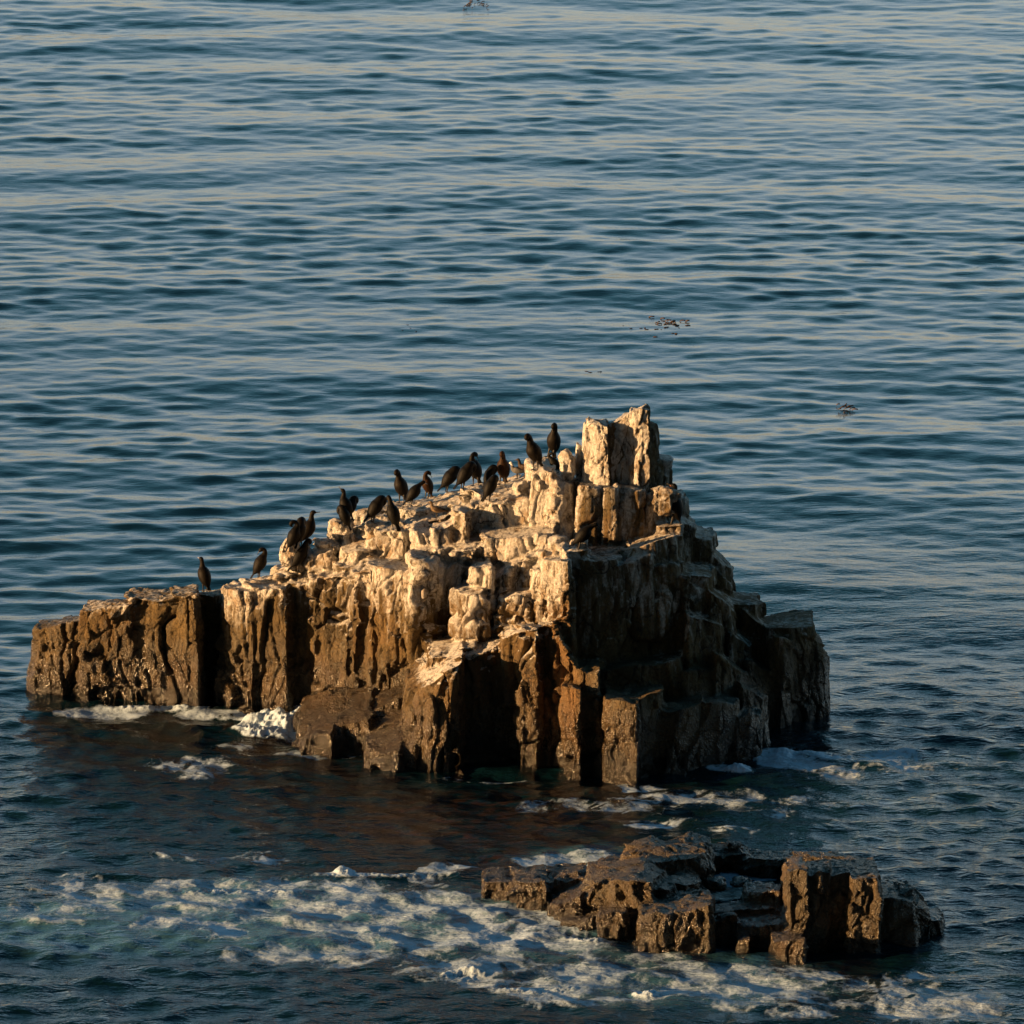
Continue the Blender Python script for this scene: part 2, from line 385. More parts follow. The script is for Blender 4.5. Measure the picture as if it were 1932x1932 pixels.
B(1138, 1215, 1264, 1.7, 2.2, -18, 1258, taper=.03); B(1205, 1295, 1252, 2.05, 2.2, -22, 1248, taper=.03); B(1285, 1360, 1262, 2.2, 2.2, -28, 1272, taper=.05, jit=.05)
# lower right steps
B(1086, 1134, 1270, .75, 1.8, 28, 1264, taper=.03); B(1136, 1212, 1320, .20, 1.8, 26, 1324, taper=.03); B(1190, 1256, 1318, .60, 1.8, -40, 1312, taper=.03)
B(1250, 1330, 1338, 1.0, 1.8, -28, 1328, taper=.03, jit=.05); B(1318, 1395, 1320, 1.45, 1.8, -32, 1330, taper=.04, jit=.05); B(1385, 1444, 1345, 1.8, 1.8, -34, 1352, taper=.04, jit=.05)
B(1058, 1100, 1300, .45, 1.6, 32, 1300, taper=.08)
# bright corner pillar
B(1030, 1080, 1064, 2.0, 2.0, 32, 1060, taper=.08, lean=-.25, leany=.75); B(1062, 1112, 1044, 2.4, 1.4, -20, 1040, zb=2.2)
B(1000, 1046, 1080, 2.6, 1.8, 20, 1068, taper=.10); B(985, 1030, 1056, 3.2, 1.6, 14, 1040, taper=.06)
B(1016, 1048, 1180, 1.8, 1.4, 30, 1180, taper=.12, leany=.6); B(1040, 1096, 1180, 1.2, 1.6, 34, 1270, taper=.12, leany=.1)
# middle wall
B(600, 662, 1092, 4.9, 1.8, 24, 1086, taper=.04); B(655, 705, 1085, 4.3, 2.2, 22, 1075, taper=.04)
B(688, 778, 1076, 3.7, 2.2, 22, 1070, taper=.05); B(774, 812, 1052, 3.3, 2.0, 24, 1058, taper=.06); B(800, 846, 1066, 3.8, 1.6, -24, 1072, taper=.12)
B(836, 888, 1070, 3.9, 1.6, 6, 1066, taper=.05); B(886, 930, 1070, 3.1, 1.6, 28, 1068, taper=.05); B(856, 916, 1122, 2.7, 1.4, 16, 1112, taper=.04)
B(928, 962, 1090, 3.1, 1.4, 8, 1078, taper=.04); B(944, 1002, 1128, 2.6, 1.4, 10, 1120, taper=.05); B(950, 992, 1072, 3.4, 1.4, 14, 1060, taper=.05)
B(640, 720, 1180, 4.5, 2.0, 10, 1180, zb=-1, taper=.05)
# lower front buttress with its alcove
B(766, 850, 1318, 1.0, 2.4, 26, 1268, taper=.05, back=.35); B(826, 876, 1278, .95, 2.4, 10, 1250, taper=.04, back=.35)
B(800, 900, 1248, 1.9, 2.0, 0, 1226, back=.2); B(868, 960, 1240, 1.9, 1.6, -14, 1216, taper=.03, back=.15); B(930, 1000, 1235, 1.9, 1.6, 8, 1200, taper=.03)
B(946, 984, 1206, 1.5, 1.2, 34, 1190, zb=1.2); B(976, 1018, 1190, 1.35, 1.2, 28, 1188, taper=.10, leany=.2)
B(1000, 1060, 1240, 1.6, 1.4, 0, 1240, taper=.05)
# low blocks in the surf on the left of the front
B(556, 634, 1404, 2.0, 2.2, 26, 1376, taper=.08, back=.60); B(622, 702, 1374, 2.1, 2.2, 18, 1360, taper=.06, back=.55)
B(690, 762, 1426, 1.0, 2.6, 22, 1410, taper=.05, back=.85); B(752, 818, 1410, 1.1, 2.4, -10, 1384, taper=.06, back=.85)
B(700, 790, 1340, 2.6, 1.8, 0, 1310, taper=.08, back=.25)
# hidden core
B(430, 620, 1120, 6.6, 2.6, 0, 1100); B(640, 1010, 1075, 5.0, 4.5, 0, 1040); B(1000, 1260, 960, 5.3, 2.6, 0, 960); B(1090, 1340, 1110, 4.0, 4.0, 0, 1110)
B(1180, 1420, 1230, 3.4, 4.0, 0, 1240); B(860, 1200, 1180, 3.0, 3.0, 0, 1160)
boulder_bm(bm, 1256, 945, 4.55, .32, .3, .34, 10, 3)
# rubble that breaks up the tops
rr = random.Random(4)
for (px, py, Y) in [(640, 992, 6.5), (660, 1000, 6.2), (600, 1034, 6.2), (560, 1062, 6.2), (690, 965, 7.2), (730, 970, 6.6), (800, 962, 6.4), (860, 945, 6.2), (790, 990, 5.6),
                    (930, 936, 5.8), (972, 922, 5.8), (985, 905, 5.6), (1060, 1000, 4.2), (1020, 1004, 4.0), (1045, 1020, 3.6), (1095, 1012, 3.9), (940, 1012, 4.4), (880, 1030, 4.2),
                    (830, 1026, 4.3), (1075, 1034, 3.0), (1000, 1050, 3.4), (905, 1240, 2.2), (860, 1250, 2.0), (825, 1256, 2.2), (845, 1226, 2.8), (800, 1240, 2.9), (960, 1215, 2.3),
                    (1100, 1030, 3.3), (1118, 1040, 3.0), (480, 1098, 6.0), (520, 1088, 6.2), (545, 1078, 6.0), (1250, 935, 5.0), (1275, 985, 4.8), (1240, 1018, 4.2), (1180, 1040, 3.8),
                    (752, 975, 6.0), (780, 958, 6.8), (705, 985, 6.0), (620, 1015, 6.3), (575, 1040, 6.2), (1230, 1250, 2.4), (1160, 1256, 2.2), (1270, 1330, 1.4)]:
    s = rr.uniform(.12, .28); boulder_bm(bm, px, py+14, Y, s*rr.uniform(.8, 1.4), s, s*rr.uniform(.6, 1.0), rr.uniform(-20, 20), int(px))
me, co, no = weather(bm, 'sea_rock', .031, .80, 1.05)
x, y, z = co.T
zl = zline_fn([(60, 1120, 6), (400, 1090, 6), (470, 1118, 5.6), (560, 1100, 5.6), (640, 1105, 5), (720, 1120, 4), (800, 1130, 3.6), (880, 1140, 3), (1000, 1130, 2.6), (1050, 1090, 2.3),
               (1070, 1080, 2.6), (1130, 1100, 2.8), (1230, 1090, 3), (1300, 1060, 4), (1340, 1000, 4), (1400, 1080, 4.5), (1600, 1100, 4.5)])(x)
nz = no[:, 2]; up = sstep(.25, .75, nz)
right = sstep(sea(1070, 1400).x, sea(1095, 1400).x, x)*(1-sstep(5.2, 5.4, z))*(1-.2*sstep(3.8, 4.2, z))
left = 1-sstep(sea(440, 1400).x, sea(500, 1400).x, x)
low_f = fbm(x*1.2, y*1.2, z*.5, 4, 71)
g = .60+(z-zl)/(2.0+1.2*right) + .25*low_f
g = np.minimum(g, .90+.35*fbm(x*1.6, y*1.6, z*.7, 4, 73)-.10*(1-up))           # bare patches within the white
g = np.where(right > .01, np.minimum(g, .95-.58*right+.22*low_f), g)  # sparser guano on the right flank, lowered also to darken its shaded side
g += up*sstep(1.0, 2.0, z)*(.55-.32*right-.25*left)
g += .14*(1-up)*fbm(x*5, y*5, z*.35, 3, 75)
g += .9*sstep(.35, .8, nz)*sstep(1.5, 1.9, z)*sstep(sea(770, 1400).x, sea(800, 1400).x, x)*(1-sstep(sea(1010, 1400).x, sea(1030, 1400).x, x))
g = np.clip(g, 0, 1.1)*sstep(.9, 1.5, z)
attr(me, 'guano', g)
attr(me, 'wet', sstep(1.9, .6, z+.35*fbm(x, y, z, 3, 81))); attr(me, 'tide', sstep(.55, .15, z+.25*fbm(x*1.5, y*1.5, z, 3, 84)))
oc = np.exp(-((x-sea(1052, 1400).x)/.45)**2)*sstep(4.2, 3.0, z)*sstep(0.3, 1.2, z)
attr(me, 'ochre', np.clip(oc+.25*(fbm(x*.7, y*.7, z*.4, 3, 91) > .25), 0, 1))
main = link_mesh('sea_rock', me, M_ROCK)
tag(main, 'large craggy sea rock, brown below and white with bird droppings above, crowded with cormorants', 'rock')

# summit pillar: a part of the rock with a look of its own
bm = bmesh.new()
block(bm, 1103, 1150, 804, 4.75, .8, 26, 798, taper=.08, yb=935, jit=.10)
block(bm, 1108, 1138, 794, 4.85, .5, 20, 796, taper=.30, yb=935, jit=.10)
block(bm, 1144, 1196, 806, 4.97, .8, -4, 780, taper=.02, yb=935, jit=.08)
block(bm, 1188, 1230, 776, 4.85, .8, 12, 772, taper=.12, yb=950, jit=.10)
block(bm, 1206, 1240, 782, 5.0, .9, -36, 812, taper=.45, yb=960, jit=.08)
block(bm, 1220, 1252, 840, 5.1, .9, -40, 880, taper=.35, yb=960, jit=.08)
me, co, no = weather(bm, 'white_pillar', .026, .80, .30, 7)
x, y, z = co.T
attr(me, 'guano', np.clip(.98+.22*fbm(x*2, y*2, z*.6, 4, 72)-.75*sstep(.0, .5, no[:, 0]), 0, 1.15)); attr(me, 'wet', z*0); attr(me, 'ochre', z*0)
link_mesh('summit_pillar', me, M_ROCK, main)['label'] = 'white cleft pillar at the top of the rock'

# loose stones
def stone(px, py, Y, rx, ry, rz, rot, label, seed, gu=.95):
    bm = bmesh.new(); boulder_bm(bm, px, py, Y, rx, ry, rz, rot, seed)
    me, co, no = weather(bm, 'boulder', .025, .35, .1, seed); x, y, z = co.T
    attr(me, 'guano', np.clip(gu+.2*fbm(x*2, y*2, z, 3, seed), 0, 1.1)); attr(me, 'wet', z*0); attr(me, 'ochre', z*0)
    o = link_mesh('boulder', me, M_ROCK); tag(o, label, 'boulder', 'loose boulders on the rock'); return o
stones = [stone(1070, 877, 5.0, .17, .2, .36, -8, 'pointed white boulder leaning below the summit pillar beside a crouching cormorant', 1),
    stone(1092, 872, 5.3, .10, .15, .44, 0, 'narrow white boulder standing against the left foot of the summit pillar', 2),
    stone(1052, 1022, 3.3, .24, .22, .17, 0, 'round pale boulder just left of the black cormorant on the dark corner ledge', 3, .8),
    stone(1098, 1024, 3.3, .13, .15, .26, 6, 'upright pale stone behind the black cormorant on the dark corner ledge', 5, .8),
    stone(643, 992, 6.0, .30, .26, .20, 0, 'rounded white boulder in front of the cormorant pair on the left shoulder', 6),
    stone(548, 1040, 6.0, .22, .2, .40, 14, 'pale upright boulder in front of the ring-necked preening cormorant', 8)]

# low foreground rock -------------------------------------------------------
bm = bmesh.new(); B = lambda *a, **k: block(bm, *a, **dict(dict(zb=-.8, taper=.12), **k))
B(908, 975, 1666, -8.0, 1.4, 14, 1662); B(965, 1040, 1668, -8.5, 1.8, 18, 1662); B(1030, 1112, 1664, -8.2, 1.6, 0, 1652)
B(1040, 1105, 1716, -9.3, 1.8, 24, 1684, taper=.25); B(1060, 1140, 1740, -9.8, 1.2, 20, 1722, taper=.2); B(1095, 1155, 1684, -9.2, 2.2, 16, 1652, taper=.15)
B(1150, 1242, 1668, -10.0, 1.8, 16, 1662, taper=.04); B(1128, 1185, 1726, -10.4, 1.2, 18, 1716, taper=.08); B(1176, 1205, 1726, -10.2, 1.0, 0, 1720)
B(1120, 1240, 1660, -8.9, 2.0, 6, 1642, taper=.1); B(1150, 1325, 1640, -8.0, 1.6, 0, 1626, taper=.1); B(1190, 1335, 1620, -7.2, 1.4, 4, 1612, taper=.1); B(1236, 1345, 1604, -6.4, 1.0, 0, 1600)
B(1236, 1280, 1676, -9.7, 1.6, -34, 1674); B(1266, 1320, 1664, -9.2, 1.4, -10, 1666); B(1205, 1330, 1690, -9.4, 1.2, 0, 1690)
B(1205, 1272, 1726, -11.0, 1.6, 16, 1720, taper=.04); B(1262, 1345, 1722, -11.1, 1.8, 12, 1708, taper=.04)
B(1335, 1400, 1742, -10.6, 1.6, -14, 1738, taper=.04); B(1390, 1482, 1744, -10.8, 1.6, -4, 1738, taper=.04); B(1335, 1480, 1722, -10.0, 1.2, 0, 1716, taper=.04)
B(1408, 1480, 1684, -9.4, 1.0, 12, 1680, taper=.04); B(1300, 1420, 1612, -6.3, 1.2, 0, 1610); B(1368, 1402, 1600, -6.1, .7, 0, 1598); B(1400, 1500, 1622, -6.6, 1.2, 0, 1626)
B(1484, 1528, 1644, -11.2, 1.3, 16, 1640, taper=.03, jit=.05); B(1522, 1572, 1648, -11.1, 1.5, -16, 1644, taper=.03, jit=.05); B(1562, 1612, 1650, -10.8, 1.5, -18, 1646, taper=.03, jit=.05)
B(1490, 1600, 1646, -9.9, 1.6, 0, 1642, taper=.04); B(1482, 1620, 1640, -8.6, 1.6, 0, 1640, taper=.04); B(1478, 1620, 1634, -7.4, 1.6, 0, 1636)
B(1600, 1665, 1660, -11.2, 2.4, 14, 1656, taper=.04); B(1650, 1735, 1694, -10.8, 2.2, -10, 1704, taper=.1); B(1715, 1785, 1728, -10.2, 1.8, -20, 1744, taper=.2)
B(1455, 1522, 1782, -11.8, 1.0, 24, 1764, taper=.2); B(1390, 1420, 1776, -11.2, .8, 20, 1770, taper=.1)
for (px, py, Y) in [(1085, 1650, -7.9), (1020, 1652, -7.9), (1300, 1662, -8.2), (1350, 1655, -8.0), (1395, 1652, -7.8), (1200, 1640, -8.4), (1270, 1600, -6.5), (1390, 1598, -6.1), (1240, 1618, -7.2),
                    (1440, 1668, -9.0), (1320, 1700, -10.6), (1370, 1720, -10.4), (1540, 1628, -8.9), (1580, 1636, -8.6), (1500, 1636, -8.8)]:
    s = rr.uniform(.10, .20); boulder_bm(bm, px, py+12, Y, s*rr.uniform(.9, 1.5), s, s*rr.uniform(.5, .9), rr.uniform(-20, 20), int(px))
for (px, py, Y, a_, b_, c_) in [(1180, 1672, -8.8, .8, .9, .42), (1255, 1632, -7.4, .85, .8, .40), (1290, 1612, -6.6, .55, .5, .34), (1225, 1612, -7.0, .5, .5, .3), (1385, 1604, -6.0, .22, .2, .2), (1560, 1650, -8.6, .7, .7, .42),
                    (1000, 1684, -8.0, .55, .5, .28), (1080, 1662, -7.8, .35, .3, .22), (1095, 1715, -8.8, .5, .6, .30), (1440, 1640, -6.4, .5, .3, .22), (1700, 1712, -10.0, .5, .6, .4)]:
    boulder_bm(bm, px, py, Y, a_, b_, c_, 0, px)
me, co, no = weather(bm, 'low_rock', .030, .95, .45, 19)
x, y, z = co.T
attr(me, 'tide', sstep(.28, .02, z+.15*fbm(x*1.5, y*1.5, z, 3, 84))); attr(me, 'guano', z*0); attr(me, 'wet', np.clip(.55+.45*sstep(.9, .1, z+.3*fbm(x, y, z, 3, 82)), 0, 1)); attr(me, 'ochre', np.clip(.1+.3*fbm(x, y, z, 3, 92), 0, .4))
low = link_mesh('low_rock', me, M_LOW); tag(low, 'low wet brown rock ledge with square blocks in the foreground surf, no birds on it', 'rock')

# ------------------------------------------------------------------ sea surface
def spectrum(N, L, lam, spread, bw, dirs, seed, cutoff):
    r = np.random.default_rng(seed)
    k1 = np.fft.fftfreq(N, L/N)*2*np.pi; kx, ky = np.meshgrid(k1, k1, indexing='ij'); kk = np.hypot(kx, ky)+1e-9
    kp = 2*np.pi/lam
    amp = np.exp(-.5*(np.log(kk/kp)/bw)**2)/kk**1.0
    th = np.arctan2(ky, kx); ang = 0
    for d, wgt in dirs: ang = ang+wgt*np.abs(np.cos((th-d)))**spread
    amp = amp*ang*np.exp(-(kk/(2*np.pi/cutoff))**2); amp[0, 0] = 0
    h = amp*(r.normal(size=(N, N))+1j*r.normal(size=(N, N)))
    H = np.fft.ifft2(h).real
    s = H.std(); H /= s; h = h/s
    gx = np.fft.ifft2(-1j*kx/kk*h).real; gy = np.fft.ifft2(-1j*ky/kk*h).real
    sl = np.fft.ifft2(1j*ky*h).real.std()
    return H, gx, gy, sl, L
def sample(F, L, x, y):
    N = F.shape[0]; u = (x/L*N) % N; v = (y/L*N) % N
    i = np.floor(u).astype(int); j = np.floor(v).astype(int); fu = u-i; fv = v-j; i %= N; j %= N; i2 = (i+1) % N; j2 = (j+1) % N
    return F[i, j]*(1-fu)*(1-fv)+F[i2, j]*fu*(1-fv)+F[i, j2]*(1-fu)*fv+F[i2, j2]*fu*fv
NC, NR = 760, 1150
s = np.linspace(-1, 1, NC); s = np.concatenate([[-60, -15, -4, -1.6, -1.2], s, [1.2, 1.6, 4, 15, 60]])
ys = [-20.0]
while ys[-1] < 125 and len(ys) < NR: ys.append(ys[-1] + .055 + max(0, ys[-1]+2)*.0022)
ys = np.array([-60, -35, -25, -21.5]+ys+[ys[-1]+3, ys[-1]+12, 250, 500, 1200, 5000])
halfw = np.clip((ys+111)*.105, 8, 30); 
X = s[None, :]*halfw[:, None]; Y = np.repeat(ys[:, None], len(s), 1)
far = sstep(3, 14, Y)                                   # open water behind the rock
edge = (1-sstep(1.0, 1.3, np.abs(s)))[None, :]*(1-sstep(ys.max()*0+118, 130, ys))[:, None]*sstep(-24, -20, ys)[:, None]
right_calm = sstep(6, 10, X)*0
SA = spectrum(1024, 110., 1.8, 2.4, .70, [(R(90), 1), (R(106), .6), (R(72), .5)], 1, .40)
SS = spectrum(256, 160., 9.0, 5, .4, [(R(92), 1), (R(75), .5)], 2, 3)
SB = spectrum(1024, 40., 1.1, 1.3, .6, [(R(90), 1), (R(35), .6), (R(130), .5)], 3, .16)
mod = .78+.55*np.clip(fbm(X*.10, Y*.07, X*0, 3, 101), -.8, .8)
def field(x, y):
    aA = .071/SA[3]*mod; aS = .030/SS[3]; aB = (.120*(1-far)+.026*far)/SB[3]
    aA = aA*(.80+.20*far)
    Z = aA*sample(SA[0], SA[4], x, y)+aS*sample(SS[0], SS[4], x, y)+aB*sample(SB[0], SB[4], x, y)
    dx = -.5*(aA*sample(SA[1], SA[4], x, y)+aB*sample(SB[1], SB[4], x, y)); dy = -.5*(aA*sample(SA[2], SA[4], x, y)+aB*sample(SB[2], SB[4], x, y))
    return Z, dx, dy
Z, DX, DY = field(X, Y)
Z *= edge; DX *= edge; DY *= edge
# foam zones: (px, py, half width px, half height px, strength) laid on the sea plane
zones = [(640, 1700, 340, 50, .70), (420, 1690, 150, 28, .6), (800, 1745, 330, 42, .62), (1000, 1770, 220, 40, .66), (1150, 1850, 330, 55, .62), (860, 1830, 190, 30, .58), (1400, 1860, 300, 50, .6),
         (1560, 1900, 160, 30, .6), (640, 1800, 300, 25, .5), (340, 1760, 110, 22, .55), (1090, 1628, 75, 20, .72), (990, 1700, 90, 26, .62), (1130, 1805, 120, 18, .6), (1280, 1700, 0, 0, 0),
         (1370, 1660, 70, 18, .5), (420, 1340, 130, 10, .66), (380, 1440, 90, 22, .52), (420, 1395, 60, 10, .45), (560, 1410, 60, 8, .5), (540, 1360, 90, 24, .8), (1105, 1515, 100, 20, .58), (1060, 1505, 60, 8, .5),
         (1230, 1500, 70, 14, .55), (1520, 1420, 90, 22, .64), (1590, 1440, 40, 25, .55), (1390, 1445, 40, 12, .6), (1330, 1510, 280, 26, .42), (650, 1640, 30, 8, .8), (870, 1640, 70, 20, .5), (400, 1800, 60, 12, .4),
         (1480, 1610, 140, 12, .45), (1400, 1900, 60, 14, .72), (850, 1825, 60, 14, .72), (1000, 1860, 120, 16, .6), (150, 1700, 150, 50, .6), (1750, 1880, 180, 50, .6), (1700, 1440, 80, 22, .5), (180, 1350, 100, 12, .55),
         (1230, 1565, 60, 12, .4), (1350, 1560, 100, 12, .35), (460, 1620, 130, 14, .36), (1200, 1475, 90, 8, .45), (880, 1460, 180, 5, .36)]
D = np.zeros_like(X)
nearmask = Y < 22
xn, yn = X[nearmask], Y[nearmask]
ppx, ppy = project(xn, yn, 0*xn)
wpx = ppx+70*fbm(xn*.35, yn*.25, xn*0, 3, 111); wpy = ppy+16*fbm(xn*.35, yn*.25, xn*0+7, 3, 112)
dn = np.zeros_like(xn); aern = np.zeros_like(xn)
for (a, b, rx, ry, st) in zones:
    if rx == 0: continue
    q = ((wpx-a)/rx)**2+((wpy-b)/ry)**2
    dn = np.maximum(dn, st*(1-sstep(.35, 1.5, q)))
for (a, b, rx, ry, st) in [(600, 1730, 420, 75, 1.), (1000, 1760, 300, 60, .8), (1300, 1850, 350, 60, .6), (540, 1350, 80, 22, .5), (1100, 1620, 90, 24, .6), (200, 1740, 300, 60, .8)]:
    q = ((wpx-a)/rx)**2+((wpy-b)/ry)**2; aern = np.maximum(aern, st*(1-sstep(.4, 1.3, q)))
# lace of foam: a torn net with oval holes
ux = xn+.45*fbm(xn*.8, yn*.8, xn*0, 4, 121); uy = yn+.45*fbm(xn*.8, yn*.8, xn*0+3, 4, 122)
f1, f2, v = cells(ux*.75, uy*.80, ux*0, 141); lace = 1-np.clip((f2-f1)*1.9, 0, 1)
f1, f2, v = cells(ux*2.1, uy*2.0, ux*0, 142); lace2 = 1-np.clip((f2-f1)*1.9, 0, 1)
streak_ = fbm(ux*.9, uy*2.6, ux*0, 4, 152, .6)
f1, f2, v = cells(ux*5.2, uy*4.0, ux*0, 143); lace3 = 1-np.clip((f2-f1)*1.9, 0, 1)
pat = .42*lace+.36*lace2+.26*lace3-.07+.36*fbm(ux*1.3, uy*1.6, ux*0, 5, 151, .62)+.16*streak_
foam = (.66+.26*sstep(-.2, .6, fbm(xn*.5, yn*.5, xn*0, 3, 181)))*sstep(.84-dn*1.15, 1.42-dn*1.05, pat)*sstep(.02, .2, dn)
foam = np.maximum(foam, .40*aern*sstep(-.3, .8, pat)*sstep(.15, .55, dn))
# white water that stands up: the wave breaking on the low blocks, small crests
mound = np.zeros_like(xn)
for (a, b, rx, ry, h) in [(500, 1376, 60, 22, .16), (545, 1366, 64, 24, .20), (600, 1350, 74, 20, .24), (652, 1650, 24, 7, .09), (1490, 1424, 70, 10, .05), (1560, 1428, 60, 10, .05), (1225, 1878, 34, 8, .09), (1118, 1770, 60, 10, .07),
                          (870, 1838, 50, 10, .07), (700, 1656, 200, 7, .05), (450, 1685, 150, 7, .05), (1390, 1448, 30, 9, .10), (1000, 1868, 90, 8, .06), (330, 1338, 140, 5, .06)]:
    q = ((ppx-a)/rx)**2+((ppy-b)/ry)**2
    mound = np.maximum(mound, h*(1-sstep(.0, 1.25, q+.35*fbm(xn*2.2, yn*2.2, xn*0, 3, 171))))
rag = fbm(xn*3.4, yn*2.4, xn*0, 6, 172, .70)
foam = np.maximum(foam, sstep(.01, .07, mound*(1+.9*rag)))
lump = foam*np.clip(fbm(xn*2.6, yn*2.2, xn*0, 4, 161), 0, 1)
Zn = Z[nearmask]; Zn += .009*foam*np.clip(fbm(xn*6, yn*5, xn*0, 3, 162), -1, 1) + .035*lump*sstep(.5, .8, dn)*sstep(.1, .4, vnoise(xn*.8, yn*.5, xn*0, 163))
Zn += mound*np.clip(.80+.95*rag, 0, 2)
Z[nearmask] = Zn
FO = np.zeros_like(X); AE = np.zeros_like(X); KE = np.zeros_like(X); RP = np.zeros_like(X)
FO[nearmask] = foam; AE[nearmask] = aern
kz = np.zeros_like(xn)
for (a, b, rx, ry, st) in [(900, 1540, 260, 60, 1.), (560, 1400, 160, 50, .5), (1000, 1640, 160, 30, .9), (1080, 1760, 200, 26, .7), (1100, 1500, 260, 40, .6), (1560, 1830, 120, 20, .5)]:
    q = ((wpx-a)/rx)**2+((wpy-b)/ry)**2; kz = np.maximum(kz, st*(1-sstep(.4, 1.4, q)))
KE[nearmask] = kz
RP[:] = .16+.75*(1-sstep(1, 9, Y)) + .35*(1-sstep(8, 30, Y))*sstep(3, 8, X)
co = np.stack([X+DX, Y+DY, Z], -1).reshape(-1, 3)
nr, nc = X.shape
idx = np.arange(nr*nc).reshape(nr, nc)
quads = np.stack([idx[:-1, :-1], idx[:-1, 1:], idx[1:, 1:], idx[1:, :-1]], -1).reshape(-1, 4)
D2 = np.zeros_like(X); D2[nearmask] = foam
fm = np.zeros_like(X)
isfoam = D2.ravel()[quads].mean(1) > .5
def sheet(name, sel):
    q = quads[sel]; used = np.unique(q); remap = np.full(nr*nc, -1); remap[used] = np.arange(len(used))
    me = mesh_np(name, co[used], remap[q])
    for nme, a in (('foam', FO), ('aerated', AE), ('kelp', KE), ('ripple', RP)): attr(me, nme, a.ravel()[used])
    # keep the shading continuous across the seam between water and foam
    me.shade_smooth(); me.normals_split_custom_set_from_vertices(VN[used].tolist())
    return me
def grid_normals():
    P = co.reshape(nr, nc, 3); du = np.gradient(P, axis=1); dv = np.gradient(P, axis=0)
    n = np.cross(du, dv); return (n/np.linalg.norm(n, axis=-1, keepdims=True)).reshape(-1, 3)
VN = grid_normals()
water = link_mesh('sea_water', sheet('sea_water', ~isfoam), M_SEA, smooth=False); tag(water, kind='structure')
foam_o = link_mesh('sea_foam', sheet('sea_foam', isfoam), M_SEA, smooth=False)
tag(foam_o, 'lacy white foam, tinted blue for shade, drifting on the water round the rocks', 'foam', kind='stuff')

# ------------------------------------------------------------------ floating kelp
M_KELP = simple('kelp', (.05, .03, .012), (.09, .045, .015), .5, 20)
def kelp(px, py, wpx_, n, label, seed):
    c = sea(px, py); rnd = random.Random(seed); bm = bmesh.new()
    for i in range(n):
        a = c+Vector((rnd.gauss(0, .4)*wpx_/60, rnd.gauss(0, .5)*wpx_/40, 0)); j = None
        L = rnd.uniform(.06, .2); an = rnd.uniform(-.7, .7); wv = rnd.uniform(.012, .028); z0 = rnd.uniform(.0, .025)
        d = Vector((math.cos(an), math.sin(an), 0)); s_ = Vector((-d.y, d.x, 0))*wv
        rows = []
        for t, ww, zz in ((0, .3, -.03), (.35, 1, z0*.6), (.7, .8, z0), (1, .1, z0*.3)):
            p = a+d*L*t+Vector((0, 0, zz)); rows.append([bm.verts.new(p-s_*ww), bm.verts.new(p+Vector((0, 0, .02))), bm.verts.new(p+s_*ww), bm.verts.new(p-Vector((0, 0, .012)))])
        for r0, r1 in zip(rows[:-1], rows[1:]):
            for q in range(4): bm.faces.new((r0[q], r0[(q+1) % 4], r1[(q+1) % 4], r1[q]))
        bm.faces.new(rows[0][::-1]); bm.faces.new(rows[-1])
    me = bpy.data.meshes.new('kelp'); bm.to_mesh(me); bm.free()
    o = link_mesh('floating_kelp', me, M_KELP); tag(o, label, 'kelp', 'floating kelp patches', 'stuff')
kelp(1250, 619, 60, 46, 'largest patch of brown kelp specks on the open water right of centre, high above the pillar', 1)
kelp(1122, 713, 28, 22, 'small patch of kelp specks on the water just above the summit pillar', 2)
kelp(762, 616, 26, 12, 'faint kelp specks on the water left of centre', 3)
kelp(1590, 768, 22, 14, 'kelp specks on the water at the right edge of the photo', 4)
kelp(890, 8, 40, 18, 'kelp specks at the very top of the picture', 5)

# ------------------------------------------------------------------ birds
def feather(name, c1, c2, rough=.5):
    return simple(name, c1, c2, rough, 28, .006, (1, 1, .45), .14)
M_BLACK = feather('black_plumage', (.0015, .0013, .001), (.005, .004, .0028), .6)
M_BROWN = feather('brown_plumage', (.036, .015, .005), (.013, .007, .0035), .6)
M_DARKBROWN = feather('dark_brown_plumage', (.008, .0055, .003), (.0035, .0026, .002), .6)
M_WING = feather('wing_plumage', (.007, .0055, .0032), (.0026, .0021, .0016), .6)
M_BILL = simple('bill_horn', (.10, .08, .06), (.05, .04, .03), .35)
M_PALEBILL = simple('pale_bill', (.42, .34, .26), (.30, .24, .18), .35)
M_FOOT = simple('black_foot', (.015, .013, .011), (.03, .025, .02), .5)
M_EYE = simple('eye', (.01, .01, .01), (.015, .015, .015), .1)
M_GULLG = feather('grey_gull_plumage', (.14, .135, .13), (.09, .088, .085), .55)
M_WHITE = feather('white_gull_head', (.75, .73, .70), (.62, .60, .58), .6)
M_GULLB = feather('brown_gull_plumage', (.20, .14, .08), (.11, .075, .045), .55)
M_GULLD = feather('dark_gull_plumage', (.055, .036, .022), (.03, .02, .014), .55)
M_RED = simple('red_bill', (.50, .05, .02), (.35, .04, .02), .4)
M_PINK = simple('red_throat', (.30, .07, .03), (.2, .05, .02), .5)

